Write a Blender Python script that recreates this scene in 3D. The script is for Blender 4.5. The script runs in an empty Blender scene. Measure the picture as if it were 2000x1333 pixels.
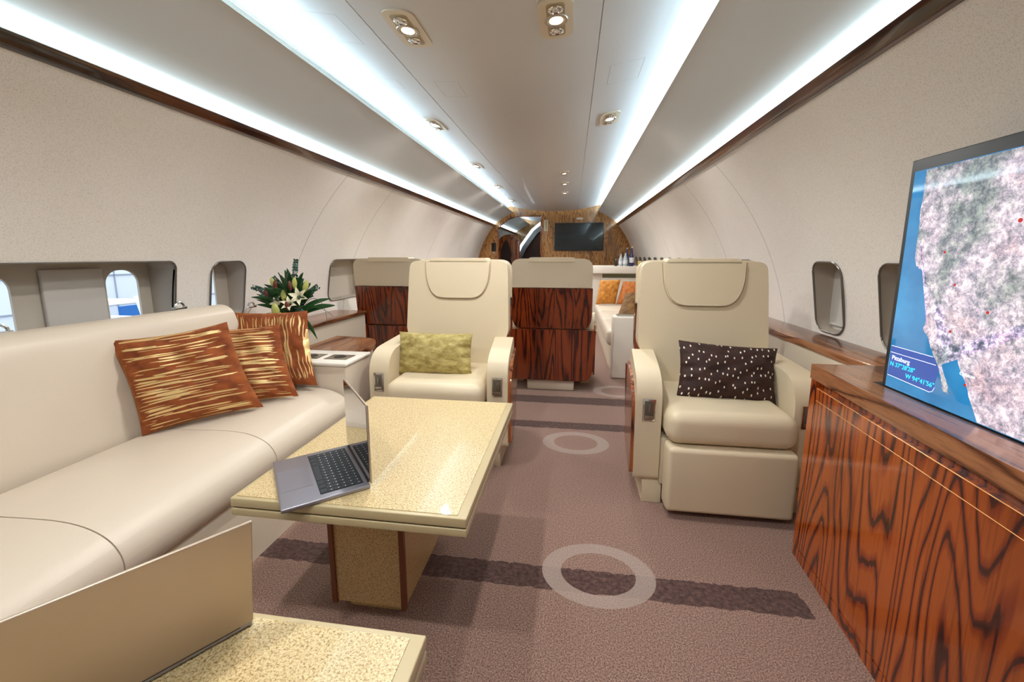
import bpy, bmesh, math, random
from mathutils import Vector, Matrix
random.seed(7)
S = bpy.context.scene
COL = S.collection
PI = math.pi
XC, ZC, RAD = -0.40, 0.70, 1.78          # cabin section: circle centre and radius

def wall_x(z, side, r=RAD):
    return XC + side * math.sqrt(max(r * r - (z - ZC) ** 2, 0))

# ------------------------------------------------------------------ materials
def srgb(h):
    h = h.lstrip('#')
    v = [int(h[i:i + 2], 16) / 255 for i in (0, 2, 4)]
    return tuple((c / 12.92 if c <= .04045 else ((c + .055) / 1.055) ** 2.4) for c in v) + (1,)

def new_mat(name):
    m = bpy.data.materials.new(name); m.use_nodes = True
    nt = m.node_tree
    return m, nt, nt.nodes['Principled BSDF']

def node(nt, kind, **kw):
    n = nt.nodes.new(kind)
    for k, v in kw.items():
        if k in n.inputs.keys() if hasattr(n.inputs, 'keys') else False:
            n.inputs[k].default_value = v
        else:
            setattr(n, k, v)
    return n

def coords(nt, scale=(1, 1, 1), kind='Object', rot=(0, 0, 0), loc=(0, 0, 0)):
    tc = nt.nodes.new('ShaderNodeTexCoord'); mp = nt.nodes.new('ShaderNodeMapping')
    mp.inputs['Scale'].default_value = scale; mp.inputs['Rotation'].default_value = rot
    mp.inputs['Location'].default_value = loc
    nt.links.new(tc.outputs[kind], mp.inputs['Vector'])
    return mp.outputs['Vector']

def noise(nt, vec, scale, detail=2, rough=.5, dist=0):
    n = nt.nodes.new('ShaderNodeTexNoise')
    n.inputs['Scale'].default_value = scale; n.inputs['Detail'].default_value = detail
    n.inputs['Roughness'].default_value = rough; n.inputs['Distortion'].default_value = dist
    nt.links.new(vec, n.inputs['Vector'])
    return n.outputs['Fac']

def ramp(nt, fac, stops, interp='LINEAR'):
    r = nt.nodes.new('ShaderNodeValToRGB'); r.color_ramp.interpolation = interp
    e = r.color_ramp.elements
    while len(e) < len(stops): e.new(.5)
    for i, (p, c) in enumerate(stops):
        e[i].position = p; e[i].color = c if isinstance(c, tuple) else srgb(c)
    nt.links.new(fac, r.inputs['Fac'])
    return r.outputs['Color']

def math_n(nt, op, a, b=None, clamp=False):
    n = nt.nodes.new('ShaderNodeMath'); n.operation = op; n.use_clamp = clamp
    for i, v in enumerate((a, b)):
        if v is None: continue
        if isinstance(v, (int, float)): n.inputs[i].default_value = v
        else: nt.links.new(v, n.inputs[i])
    return n.outputs[0]

def mix(nt, fac, a, b, blend='MIX'):
    n = nt.nodes.new('ShaderNodeMix'); n.data_type = 'RGBA'; n.blend_type = blend
    for s, v in ((0, fac), (6, a), (7, b)):
        if isinstance(v, (int, float, tuple)): n.inputs[s].default_value = v
        else: nt.links.new(v, n.inputs[s])
    return n.outputs[2]

def bump(nt, h, strength, dist, bs):
    b = nt.nodes.new('ShaderNodeBump'); b.inputs['Strength'].default_value = strength
    b.inputs['Distance'].default_value = dist
    nt.links.new(h, b.inputs['Height']); nt.links.new(b.outputs['Normal'], bs.inputs['Normal'])

def plain(name, hexc, rough=.5, metal=0, coat=0, spec=.5, bumpsc=None, bstr=.15, emit=None, est=0, var=0):
    m, nt, bs = new_mat(name)
    c = srgb(hexc)
    bs.inputs['Base Color'].default_value = c
    bs.inputs['Roughness'].default_value = rough; bs.inputs['Metallic'].default_value = metal
    bs.inputs['Coat Weight'].default_value = coat; bs.inputs['Specular IOR Level'].default_value = spec
    v = coords(nt)
    if var:
        f = noise(nt, v, 3.0, 3)
        k = math_n(nt, 'ADD', math_n(nt, 'MULTIPLY', f, var), 1 - var / 2)
        nt.links.new(mix(nt, 1.0, c, k, 'MULTIPLY'), bs.inputs['Base Color'])
    if bumpsc: bump(nt, noise(nt, v, bumpsc, 3), bstr, .002, bs)
    if emit:
        bs.inputs['Emission Color'].default_value = srgb(emit); bs.inputs['Emission Strength'].default_value = est
    return m

def wood_mat(name, dark, mid, light, axis='Z', scale=1.0, coat=.6, rough=.25, bands=9.0, offset=(0, 0, 0), zs=.75, thin=.14):
    m, nt, bs = new_mat(name)
    s = {'Z': (5, 5, zs), 'Y': (6, .7, 6), 'X': (.8, 6, 6)}[axis]
    f = {'Z': (90, 90, 3.2), 'Y': (90, 3, 90), 'X': (3, 90, 90)}[axis]
    v1 = coords(nt, tuple(k * scale for k in s), loc=offset); v2 = coords(nt, tuple(k * scale for k in f))
    n1 = noise(nt, v1, 1.0, 1.5, .45, .35)
    w = math_n(nt, 'MULTIPLY', n1, bands * 6.283)
    w = math_n(nt, 'ADD', w, math_n(nt, 'MULTIPLY', noise(nt, v2, .6, 3), 3.0))
    w = math_n(nt, 'ADD', math_n(nt, 'MULTIPLY', math_n(nt, 'SINE', w), .5), .5)
    c1 = ramp(nt, w, [(0, dark), (thin, mid), (.6, light), (1, light)])
    n3 = noise(nt, v2, 1.0, 4, .6)
    c2 = ramp(nt, n3, [(.28, (.35, .26, .22, 1)), (.5, (1, 1, 1, 1))])
    c = mix(nt, .7, c1, c2, 'MULTIPLY')
    n4 = noise(nt, coords(nt, tuple(k * scale * .55 for k in s), loc=(3, 5, 2)), 1.0, 2)
    c4 = ramp(nt, n4, [(.3, (.3, .22, .2, 1)), (.48, (1, 1, 1, 1))])
    c = mix(nt, .7, c, c4, 'MULTIPLY')
    nt.links.new(c, bs.inputs['Base Color'])
    bs.inputs['Roughness'].default_value = rough; bs.inputs['Coat Weight'].default_value = coat
    bs.inputs['Coat Roughness'].default_value = .06
    return m

def wall_mat(name, base, speck, slant=0.0, ys=()):
    m, nt, bs = new_mat(name)
    v = coords(nt)
    f = noise(nt, v, 230, 3, .6)
    c = ramp(nt, f, [(.36, speck), (.5, base), (1, base)])
    big = noise(nt, v, 1.3, 2)
    c = mix(nt, .35, c, ramp(nt, big, [(.3, '#e2dbd2'), (.7, '#ffffff')]), 'MULTIPLY')
    if ys:
        sx = nt.nodes.new('ShaderNodeSeparateXYZ'); nt.links.new(v, sx.inputs[0])
        yy = math_n(nt, 'SUBTRACT', sx.outputs[1], math_n(nt, 'MULTIPLY', sx.outputs[2], slant))
        tot = None
        for y0 in ys:
            d = math_n(nt, 'ABSOLUTE', math_n(nt, 'SUBTRACT', yy, y0))
            g = math_n(nt, 'LESS_THAN', d, .0022)
            tot = g if tot is None else math_n(nt, 'MAXIMUM', tot, g)
        c = mix(nt, tot, c, srgb('#8e8880'))
    nt.links.new(c, bs.inputs['Base Color'])
    bs.inputs['Roughness'].default_value = .85; bs.inputs['Specular IOR Level'].default_value = .2
    bump(nt, f, .25, .0015, bs)
    return m

def speckle_mat(name, a, b, c3):
    m, nt, bs = new_mat(name)
    v = coords(nt)
    f = noise(nt, v, 235, 4, .85)
    c = ramp(nt, f, [(.38, a), (.47, b), (.58, c3)])
    nt.links.new(c, bs.inputs['Base Color'])
    bs.inputs['Roughness'].default_value = .35
    bs.inputs['Coat Weight'].default_value = .55; bs.inputs['Coat Roughness'].default_value = .04
    return m

def carpet_mat():
    m, nt, bs = new_mat('carpet')
    v = coords(nt)
    sx = nt.nodes.new('ShaderNodeSeparateXYZ'); nt.links.new(v, sx.inputs[0])
    X, Y = sx.outputs[0], sx.outputs[1]
    fine = noise(nt, v, 210, 2, .8)
    base = ramp(nt, fine, [(.34, '#54403c'), (.5, '#876b5f'), (.66, '#b09182')])
    sh = noise(nt, v, 60, 3, .7)
    dark = ramp(nt, sh, [(.35, '#3d2a28'), (.55, '#563f3a'), (.7, '#6f544a')])
    edge = math_n(nt, 'MULTIPLY', math_n(nt, 'SUBTRACT', noise(nt, v, 30, 3), .5), .03)
    ye = math_n(nt, 'ADD', Y, edge); xe = math_n(nt, 'ADD', X, edge)
    tot = None
    for y0, hw, x0, x1 in ((1.405, .056, -1.3, .83), (2.84, .058, -.6, .9), (3.37, .085, -.7, .9), (-.1, .056, -1.2, .8), (5.0, .08, -1.2, .3), (6.4, .08, -1.2, .3)):
        g = math_n(nt, 'LESS_THAN', math_n(nt, 'ABSOLUTE', math_n(nt, 'SUBTRACT', ye, y0)), hw)
        h = math_n(nt, 'LESS_THAN', math_n(nt, 'ABSOLUTE', math_n(nt, 'SUBTRACT', xe, (x0 + x1) / 2)), (x1 - x0) / 2)
        g = math_n(nt, 'MULTIPLY', g, h)
        tot = g if tot is None else math_n(nt, 'MAXIMUM', tot, g)
    c = mix(nt, tot, base, dark)
    ring = None
    for cx, cy in ((.122, 1.453), (.046, 2.575), (.42, 3.66), (-.3, 4.6), (-.1, 5.8)):
        dx = math_n(nt, 'DIVIDE', math_n(nt, 'SUBTRACT', X, cx), .212)
        dy = math_n(nt, 'DIVIDE', math_n(nt, 'SUBTRACT', Y, cy), .162)
        r = math_n(nt, 'SQRT', math_n(nt, 'ADD', math_n(nt, 'MULTIPLY', dx, dx), math_n(nt, 'MULTIPLY', dy, dy)))
        g = math_n(nt, 'LESS_THAN', math_n(nt, 'ABSOLUTE', math_n(nt, 'SUBTRACT', r, .83)), .17)
        ring = g if ring is None else math_n(nt, 'MAXIMUM', ring, g)
    pale = ramp(nt, fine, [(.3, '#8c7a73'), (.6, '#ab9a90')])
    c = mix(nt, math_n(nt, 'MULTIPLY', ring, .78), c, pale)
    nt.links.new(c, bs.inputs['Base Color'])
    bs.inputs['Roughness'].default_value = .95; bs.inputs['Specular IOR Level'].default_value = .1
    bs.inputs['Sheen Weight'].default_value = .2
    bump(nt, math_n(nt, 'ADD', fine, math_n(nt, 'MULTIPLY', math_n(nt, 'MULTIPLY', sh, tot), 2.0)), .5, .004, bs)
    return m

def striped_velvet(name, vertical=False, seed=0.0):
    m, nt, bs = new_mat(name)
    sc = (1.7, 44, 1) if not vertical else (44, 1.7, 1)
    v = coords(nt, sc, 'UV', loc=(seed, seed * 1.7, 0))
    f = noise(nt, v, 1.0, 1.2, .5)
    vb = coords(nt, (1, 1, 1), 'UV')
    sx = nt.nodes.new('ShaderNodeSeparateXYZ'); nt.links.new(vb, sx.inputs[0])
    ex = math_n(nt, 'ABSOLUTE', math_n(nt, 'SUBTRACT', sx.outputs[0 if not vertical else 1], .5))
    lim = math_n(nt, 'LESS_THAN', math_n(nt, 'ADD', ex, math_n(nt, 'MULTIPLY', noise(nt, coords(nt, (1, 60, 1) if not vertical else (60, 1, 1), 'UV'), 1, 0), .25)), .54)
    g = math_n(nt, 'MULTIPLY', math_n(nt, 'GREATER_THAN', f, .545), lim)
    fine = noise(nt, coords(nt, (1, 1, 1), 'UV'), 9, 3)
    base = ramp(nt, fine, [(.3, '#6e2f0e'), (.7, '#984e1c')])
    c = mix(nt, g, base, srgb('#e6c98c'))
    nt.links.new(c, bs.inputs['Base Color'])
    nt.links.new(math_n(nt, 'MULTIPLY', g, .6), bs.inputs['Metallic'])
    nt.links.new(math_n(nt, 'SUBTRACT', .85, math_n(nt, 'MULTIPLY', g, .38)), bs.inputs['Roughness'])
    bs.inputs['Sheen Weight'].default_value = .35; bs.inputs['Sheen Tint'].default_value = srgb('#e09a50')
    bump(nt, f, .3, .004, bs)
    return m

def velvet(name, a, b, sheen='#ffe0a0', dots=False, sc=7.0):
    m, nt, bs = new_mat(name)
    v = coords(nt, (1, 1, 1), 'UV')
    f = noise(nt, v, sc, 4, .65, .6)
    c = ramp(nt, f, [(.35, a), (.65, b)])
    if dots:
        vd = coords(nt, (17, 6.0, 1), 'UV', rot=(0, 0, .12))
        vo = nt.nodes.new('ShaderNodeTexVoronoi'); vo.inputs['Scale'].default_value = 1.0
        vo.inputs['Randomness'].default_value = .75; vo.voronoi_dimensions = '2D'
        nt.links.new(vd, vo.inputs['Vector'])
        g = math_n(nt, 'LESS_THAN', vo.outputs['Distance'], .125)
        c = mix(nt, g, c, srgb('#efe6d8'))
    nt.links.new(c, bs.inputs['Base Color'])
    bs.inputs['Roughness'].default_value = .75
    bs.inputs['Sheen Weight'].default_value = .25 if not dots else .03
    bs.inputs['Sheen Tint'].default_value = srgb(sheen)
    bump(nt, f, .35, .01, bs)
    return m

M = {}
M['leather'] = plain('chair_leather', '#d7c8ab', .42, bumpsc=260, bstr=.12, var=.06)
M['leather_dim'] = plain('chair_back_leather', '#cfc2a8', .45, bumpsc=260, bstr=.12)
M['sofa'] = plain('sofa_leather', '#d3c6b4', .4, bumpsc=260, bstr=.1, var=.05)
M['cream'] = plain('cream_panel', '#d6cbb8', .45)
M['white_panel'] = plain('white_panel', '#e2dcd2', .4)
M['wood'] = wood_mat('rosewood', '#30100a', '#87330c', '#a85016', 'Z', .85, bands=19, thin=.1)
M['wood_red'] = wood_mat('red_rosewood', '#240804', '#5c1f0c', '#7c3414', 'Z', 1.8, bands=9, zs=.35, thin=.2)
M['wood_y'] = wood_mat('rosewood_long_grain', '#55301c', '#875436', '#9c6844', 'Y', 1.6, bands=6, coat=.35)
M['wood_trim'] = wood_mat('dark_wood_trim', '#1c0d06', '#43220f', '#5a3218', 'Y', 1.0, bands=5)
M['wood_bulk'] = wood_mat('zebra_wood', '#5c3416', '#a06a34', '#c48c4c', 'Z', 2.6, bands=11, rough=.3)
M['wood_side'] = wood_mat('chair_side_wood', '#3a1408', '#8a431c', '#aa6030', 'Z', 2.0, bands=5)
M['wall'] = wall_mat('wall_fabric', '#f1eee9', '#dfd9d0', .3, (2.67, 3.5, 5.6))
M['ceiling'] = plain('ceiling_paint', '#cfd0d0', .4, coat=.15)
M['valance'] = plain('valance_paint', '#c6c2ba', .5)
M['bright'] = plain('cove_white', '#f0f4f5', .5)
M['carpet'] = carpet_mat()
M['speck'] = speckle_mat('gold_speckle', '#7c5e36', '#c8ae7c', '#e0cda0')
M['speck_dark'] = speckle_mat('gold_speckle_side', '#8a6a3c', '#c3a36a', '#dcc596')
M['tan_edge'] = plain('tan_lacquer', '#bcab84', .35, coat=.3)
M['dark_gap'] = plain('dark_gap', '#15110d', .8)
M['brown_edge'] = plain('brown_edge', '#6e3a1a', .35, coat=.3)
M['chrome'] = plain('chrome', '#d8d8d6', .15, 1)
M['satin'] = plain('satin_metal', '#b3aa9a', .3, 1)
M['alu'] = plain('grey_aluminium', '#a09da6', .38, .75)
M['alu_lid'] = plain('warm_aluminium', '#b6a594', .45, .6, var=.2)
M['black'] = plain('black_plastic', '#0c0d0f', .4)
M['key'] = plain('black_keys', '#15181c', .5)
M['screen_off'] = plain('dark_glass', '#050506', .02, coat=1.0, spec=1.0)
M['tv_off'] = plain('switched_off_screen', '#1a2124', .12, coat=.4)
M['bezel'] = plain('bezel', '#26282a', .35)
M['shade'] = plain('window_shade', '#c4c0ba', .55)
M['shade_tan'] = plain('window_shade_panel', '#b9b1a4', .6)
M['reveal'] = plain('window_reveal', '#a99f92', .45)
M['rim'] = plain('window_rim', '#77716a', .3, .6)
M['lens'] = plain('lamp_lens', '#ffffff', .3, emit='#fff6e8', est=14)
M['lampbody'] = plain('lamp_housing', '#d9cdb6', .35)
M['stem'] = plain('stem_green', '#2f4a22', .6)
M['leaf'] = plain('lily_leaf', '#1f4a22', .4, var=.5)
M['euc'] = plain('eucalyptus_leaf', '#3f6257', .6, var=.3)
M['bud'] = plain('lily_bud', '#b9bd6a', .5, var=.5)
M['petal'] = plain('lily_petal', '#efeacb', .5)
M['budred'] = plain('red_lily_bud', '#6b3428', .5)
M['vase'] = plain('dark_vase', '#20251f', .15, coat=.5)
M['blue_glass'] = plain('blue_glass', '#12205c', .08, coat=.6)
M['clear_glass'] = plain('clear_glass', '#a9b4ba', .08, coat=.6)
M['dark_glassb'] = plain('dark_bottle', '#0e1512', .1, coat=.6)
M['label_w'] = plain('white_label', '#d8dce4', .6)
M['yellow'] = plain('yellow_paper', '#e6cf85', .6)
M['greenish'] = plain('smoked_niche', '#8d8c70', .4)
M['hangar'] = plain('hangar_wall', '#cdd6df', .6)
M['hangar_line'] = plain('hangar_seam', '#8e9aa6', .6)
M['blue_sign'] = plain('blue_sign', '#1f63ab', .5)
M['white_paint'] = plain('white_paint', '#f0f2f4', .5)
M['inlay'] = plain('brass_inlay', '#c98a4a', .3, .5)
M['striped1'] = striped_velvet('rust_gold_velvet_a', False, 0.0)
M['striped2'] = striped_velvet('rust_gold_velvet_b', False, 3.3)
M['striped3'] = striped_velvet('rust_gold_velvet_c', True, 5.1)
M['olive'] = velvet('olive_velvet', '#8c7a3c', '#b8a96c', '#fff0b0', sc=9.0)
M['dots'] = velvet('dark_brown_dotted', '#260f09', '#3a1c14', '#604030', dots=True)
M['gold_v'] = velvet('gold_velvet', '#a8641c', '#c98a34')
M['amber_v'] = velvet('amber_velvet', '#9a5018', '#b86c28')
M['bronze_v'] = velvet('bronze_velvet', '#4e300a', '#7c5416', '#a07020')

def ocean_mat():
    m, nt, bs = new_mat('map_ocean')
    v = coords(nt); f = noise(nt, v, 6, 3)
    c = ramp(nt, f, [(.3, '#0f5f97'), (.7, '#2b86bd')])
    nt.links.new(c, bs.inputs['Base Color']); nt.links.new(c, bs.inputs['Emission Color'])
    bs.inputs['Emission Strength'].default_value = SCREEN_E; bs.inputs['Roughness'].default_value = .06; bs.inputs['Coat Weight'].default_value = 1.0; bs.inputs['Coat Roughness'].default_value = .03
    return m
def land_mat():
    m, nt, bs = new_mat('map_land')
    v = coords(nt)
    f = noise(nt, v, 42, 8, .85, .2); g = noise(nt, v, 7, 4, .6, .4)
    c = ramp(nt, f, [(.36, '#4c6c68'), (.45, '#9a93a8'), (.52, '#c9bfcc'), (.6, '#f2e8ee')])
    c2 = ramp(nt, g, [(.38, '#7fa397'), (.52, '#ffffff'), (.7, '#e6d2d2')])
    c = mix(nt, .8, c, c2, 'MULTIPLY')
    nt.links.new(c, bs.inputs['Base Color']); nt.links.new(c, bs.inputs['Emission Color'])
    bs.inputs['Emission Strength'].default_value = SCREEN_E; bs.inputs['Roughness'].default_value = .06; bs.inputs['Coat Weight'].default_value = 1.0; bs.inputs['Coat Roughness'].default_value = .03
    return m
SCREEN_E = .55
M['ocean'] = ocean_mat(); M['land'] = land_mat()
def glow(name, h, e=.6): return plain(name, h, .2, emit=h, est=e)
M['map_panel'] = glow('map_panel_blue', '#3b55a0', .45); M['map_white'] = glow('map_white', '#e8ecf6', .7)
M['map_cyan'] = glow('map_cyan', '#35cfe6', .8); M['map_red'] = glow('map_red', '#a02828', .6)

# ------------------------------------------------------------------ mesh helpers
def link_mesh(name, me, mat, parent=None, loc=(0, 0, 0), smooth=True, sharp=35):
    if smooth:
        for p in me.polygons: p.use_smooth = True
        me.set_sharp_from_angle(angle=math.radians(sharp))
    for m in (mat if isinstance(mat, (list, tuple)) else [mat]):
        me.materials.append(m)
    o = bpy.data.objects.new(name, me); COL.objects.link(o)
    o.location = loc
    if parent is not None: o.parent = parent
    return o

def obj(name, bm, mat, parent=None, loc=(0, 0, 0), smooth=True, sharp=35):
    bmesh.ops.recalc_face_normals(bm, faces=bm.faces)
    me = bpy.data.meshes.new(name); bm.to_mesh(me); bm.free()
    return link_mesh(name, me, mat, parent, loc, smooth, sharp)

def tag(o, label, cat, group=None, kind=None):
    if label: o['label'] = label
    if cat: o['category'] = cat
    if group: o['group'] = group
    if kind: o['kind'] = kind
    return o

def thing(name, label, cat, loc=(0, 0, 0), rz=0, group=None, kind=None):
    o = bpy.data.objects.new(name, None); COL.objects.link(o)
    o.location = loc; o.rotation_euler = (0, 0, rz); o.empty_display_size = .1
    return tag(o, label, cat, group, kind)

def add_box(bm, x0, x1, y0, y1, z0, z1, r=0, seg=3, mtx=None):
    g = bmesh.ops.create_cube(bm, size=1)
    vs = g['verts']
    for v in vs:
        v.co = Vector((x0 + (v.co.x + .5) * (x1 - x0), y0 + (v.co.y + .5) * (y1 - y0), z0 + (v.co.z + .5) * (z1 - z0)))
    out = vs
    if r:
        es = {e for v in vs for e in v.link_edges}
        res = bmesh.ops.bevel(bm, geom=list(es), offset=r, segments=seg, profile=.5, affect='EDGES', clamp_overlap=True)
        out = list({v for f in res['faces'] for v in f.verts} | {v for v in vs if v.is_valid})
    if mtx is not None:
        for v in out:
            if v.is_valid: v.co = mtx @ v.co
    return out

def box(x0, x1, y0, y1, z0, z1, r=0, seg=3):
    bm = bmesh.new(); add_box(bm, x0, x1, y0, y1, z0, z1, r, seg); return bm

def boxes(lst, r=0, seg=2):
    bm = bmesh.new()
    for b in lst: add_box(bm, *b, r, seg)
    return bm

def extrude_poly(pts, fn, a, b, bm=None):
    """closed 2-D polygon pts; fn(u,v,t)->Vector; swept from t=a to t=b"""
    bm = bm or bmesh.new()
    A = [bm.verts.new(fn(u, v, a)) for u, v in pts]; B = [bm.verts.new(fn(u, v, b)) for u, v in pts]
    n = len(pts)
    for i in range(n): bm.faces.new((A[i], A[(i + 1) % n], B[(i + 1) % n], B[i]))
    bm.faces.new(A[::-1]); bm.faces.new(B)
    return bm

def round_rect(w, h, r, n=6, cx=0, cy=0):
    pts = []
    for sx, sy, a0 in ((1, 1, 0), (-1, 1, 90), (-1, -1, 180), (1, -1, 270)):
        for i in range(n + 1):
            a = math.radians(a0 + 90 * i / n)
            pts.append((cx + sx * (w / 2 - r) + r * math.cos(a), cy + sy * (h / 2 - r) + r * math.sin(a)))
    return pts

def round_poly(pts, rs, n=6):
    """round the corners of a polygon; rs one radius per corner"""
    out = []; m = len(pts)
    for i in range(m):
        p = Vector(pts[i]); a = Vector(pts[i - 1]) - p; b = Vector(pts[(i + 1) % m]) - p
        r = rs[i] if isinstance(rs, (list, tuple)) else rs
        if r <= 0: out.append((p.x, p.y)); continue
        da = min(r, a.length * .49); db = min(r, b.length * .49)
        p0 = p + a.normalized() * da; p2 = p + b.normalized() * db
        for k in range(n + 1):
            t = k / n
            q = p0 * (1 - t) ** 2 + p * 2 * t * (1 - t) + p2 * t * t
            out.append((q.x, q.y))
    return out

def bevelled(bm, r, seg=3, ang=30):
    es = [e for e in bm.edges if len(e.link_faces) == 2 and e.calc_face_angle(0) > math.radians(ang)]
    bmesh.ops.bevel(bm, geom=es, offset=r, segments=seg, profile=.5, affect='EDGES', clamp_overlap=True)
    return bm

def tube(bm, pts, r, seg=6, r2=None):
    pts = [Vector(p) for p in pts]; rings = []
    for i, p in enumerate(pts):
        d = (pts[min(i + 1, len(pts) - 1)] - pts[max(i - 1, 0)]).normalized()
        up = Vector((0, 0, 1)) if abs(d.z) < .9 else Vector((1, 0, 0))
        a = d.cross(up).normalized(); b = d.cross(a).normalized()
        rr = r if r2 is None else r + (r2 - r) * i / (len(pts) - 1)
        rings.append([bm.verts.new(p + (a * math.cos(2 * PI * k / seg) + b * math.sin(2 * PI * k / seg)) * rr) for k in range(seg)])
    for i in range(len(rings) - 1):
        for k in range(seg):
            bm.faces.new((rings[i][k], rings[i][(k + 1) % seg], rings[i + 1][(k + 1) % seg], rings[i + 1][k]))
    bm.faces.new(rings[0][::-1]); bm.faces.new(rings[-1])
    return bm

def lathe(bm, prof, seg=20, c=(0, 0, 0), mtx=None):
    rings = []
    for r, z in prof:
        ring = []
        for k in range(seg):
            a = 2 * PI * k / seg
            p = Vector((r * math.cos(a), r * math.sin(a), z))
            if mtx is not None: p = mtx @ p
            ring.append(bm.verts.new(p + Vector(c)))
        rings.append(ring)
    for i in range(len(rings) - 1):
        for k in range(seg):
            bm.faces.new((rings[i][k], rings[i][(k + 1) % seg], rings[i + 1][(k + 1) % seg], rings[i + 1][k]))
    bm.faces.new(rings[0][::-1]); bm.faces.new(rings[-1])
    return bm

def copy_tree(o, parent=None):
    c = o.copy(); COL.objects.link(c)
    if parent is not None: c.parent = parent
    for ch in list(o.children): copy_tree(ch, c)
    return c

def pillow_mesh(corners, thick=.09, pinch=.06, n=28, wr=.004, seed=0):
    """corners TL, TR, BR, BL in world space"""
    rnd = random.Random(seed)
    TL, TR, BR, BL = [Vector(c) for c in corners]
    nrm = (TR - TL).cross(BL - TL).normalized()
    bm = bmesh.new(); uvl = bm.loops.layers.uv.new('UVMap')
    ph = [rnd.uniform(0, 6) for _ in range(6)]
    def P(u, v, s):
        uu, vv = u * 2 - 1, v * 2 - 1
        cu = 1 - pinch * (1 - vv * vv); cv = 1 - pinch * (1 - uu * uu)
        a, b = .5 + uu * cu / 2, .5 + vv * cv / 2
        base = TL * (1 - a) * (1 - b) + TR * a * (1 - b) + BR * a * b + BL * (1 - a) * b
        h = (max(0, 1 - abs(uu) ** 2.6) * max(0, 1 - abs(vv) ** 2.6)) ** .6
        w = wr * (math.sin(9 * uu + ph[0] + 3 * vv) * math.sin(7 * vv + ph[1]) + .6 * math.sin(17 * uu * vv + ph[2]))
        e = wr * 1.6 * max(0, abs(uu) - .6) * math.sin(26 * vv + ph[3])
        return base + nrm * s * (thick * h + (w + e) * min(1, h * 4))
    G = {}
    for s in (1, -1):
        for i in range(n + 1):
            for j in range(n + 1):
                edge = i in (0, n) or j in (0, n)
                if s == -1 and edge: G[s, i, j] = G[1, i, j]
                else: G[s, i, j] = bm.verts.new(P(i / n, j / n, s))
    for s in (1, -1):
        for i in range(n):
            for j in range(n):
                q = [(i, j), (i + 1, j), (i + 1, j + 1), (i, j + 1)]
                if s < 0: q = q[::-1]
                f = bm.faces.new([G[s, a, b] for a, b in q])
                for l, (a, b) in zip(f.loops, q): l[uvl].uv = (a / n, 1 - b / n)
    return bm

def pillow(name, label, corners, mat, thick=.08, group=None, seed=0, pinch=.06, wr=.004):
    c0 = sum((Vector(c) for c in corners), Vector()) / 4
    zb = min(Vector(c).z for c in corners)
    loc = Vector((c0.x, c0.y, zb))
    bm = pillow_mesh([Vector(c) - loc for c in corners], thick, pinch, seed=seed, wr=wr)
    o = obj(name, bm, mat, None, loc, True, 80)
    return tag(o, label, 'cushion', group)

def text_mesh(name, body, size, mat, parent, mtx, extrude=.0004):
    cu = bpy.data.curves.new(name, 'FONT'); cu.body = body; cu.size = size; cu.extrude = extrude
    to = bpy.data.objects.new(name + '_tmp', cu); COL.objects.link(to)
    dg = bpy.context.evaluated_depsgraph_get()
    me = bpy.data.meshes.new_from_object(to.evaluated_get(dg))
    bpy.data.objects.remove(to); bpy.data.curves.remove(cu)
    me.transform(mtx); me.materials.clear()
    return link_mesh(name, me, mat, parent, smooth=False)

def boolean_diff(bm_a, bm_b, nm):
    ma = bpy.data.meshes.new(nm); bmesh.ops.recalc_face_normals(bm_a, faces=bm_a.faces); bm_a.to_mesh(ma); bm_a.free()
    mb = bpy.data.meshes.new(nm + 'c'); bmesh.ops.recalc_face_normals(bm_b, faces=bm_b.faces); bm_b.to_mesh(mb); bm_b.free()
    oa = bpy.data.objects.new(nm + 'a', ma); ob = bpy.data.objects.new(nm + 'b', mb)
    COL.objects.link(oa); COL.objects.link(ob)
    md = oa.modifiers.new('b', 'BOOLEAN'); md.operation = 'DIFFERENCE'; md.object = ob; md.solver = 'EXACT'
    dg = bpy.context.evaluated_depsgraph_get()
    me = bpy.data.meshes.new_from_object(oa.evaluated_get(dg))
    bpy.data.objects.remove(oa); bpy.data.objects.remove(ob)
    return me

# ------------------------------------------------------------------ cabin shell
Y0, Y1, YB = -1.7, 13.0, 9.4
ZT = 1.853                                # height of the wood rail

def struct(name, bm, mat, **k): return tag(obj(name, bm, mat, **k), None, None, kind='structure')

struct('floor', box(-2.2, 1.4, Y0, Y1, -.06, 0), M['carpet'], smooth=False)

# windows: (name, side, y0, y1, z0, z1)
WINS = []
WINS.append(('single', -1, 2.215, 2.48, .80, 1.163))
WINS.append(('single', -1, 3.46, 4.1, .79, 1.163))
WINS.append(('single', -1, 4.9, 5.16, .80, 1.163))
WINS.append(('bank', -1, -.35, 1.985, .78, 1.168))
for k in range(-3, 14):
    y = 2.42 + .51 * k
    if k in (1,): continue
    WINS.append(('single', 1, y - .125, y + .125, .79, 1.165))

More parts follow.
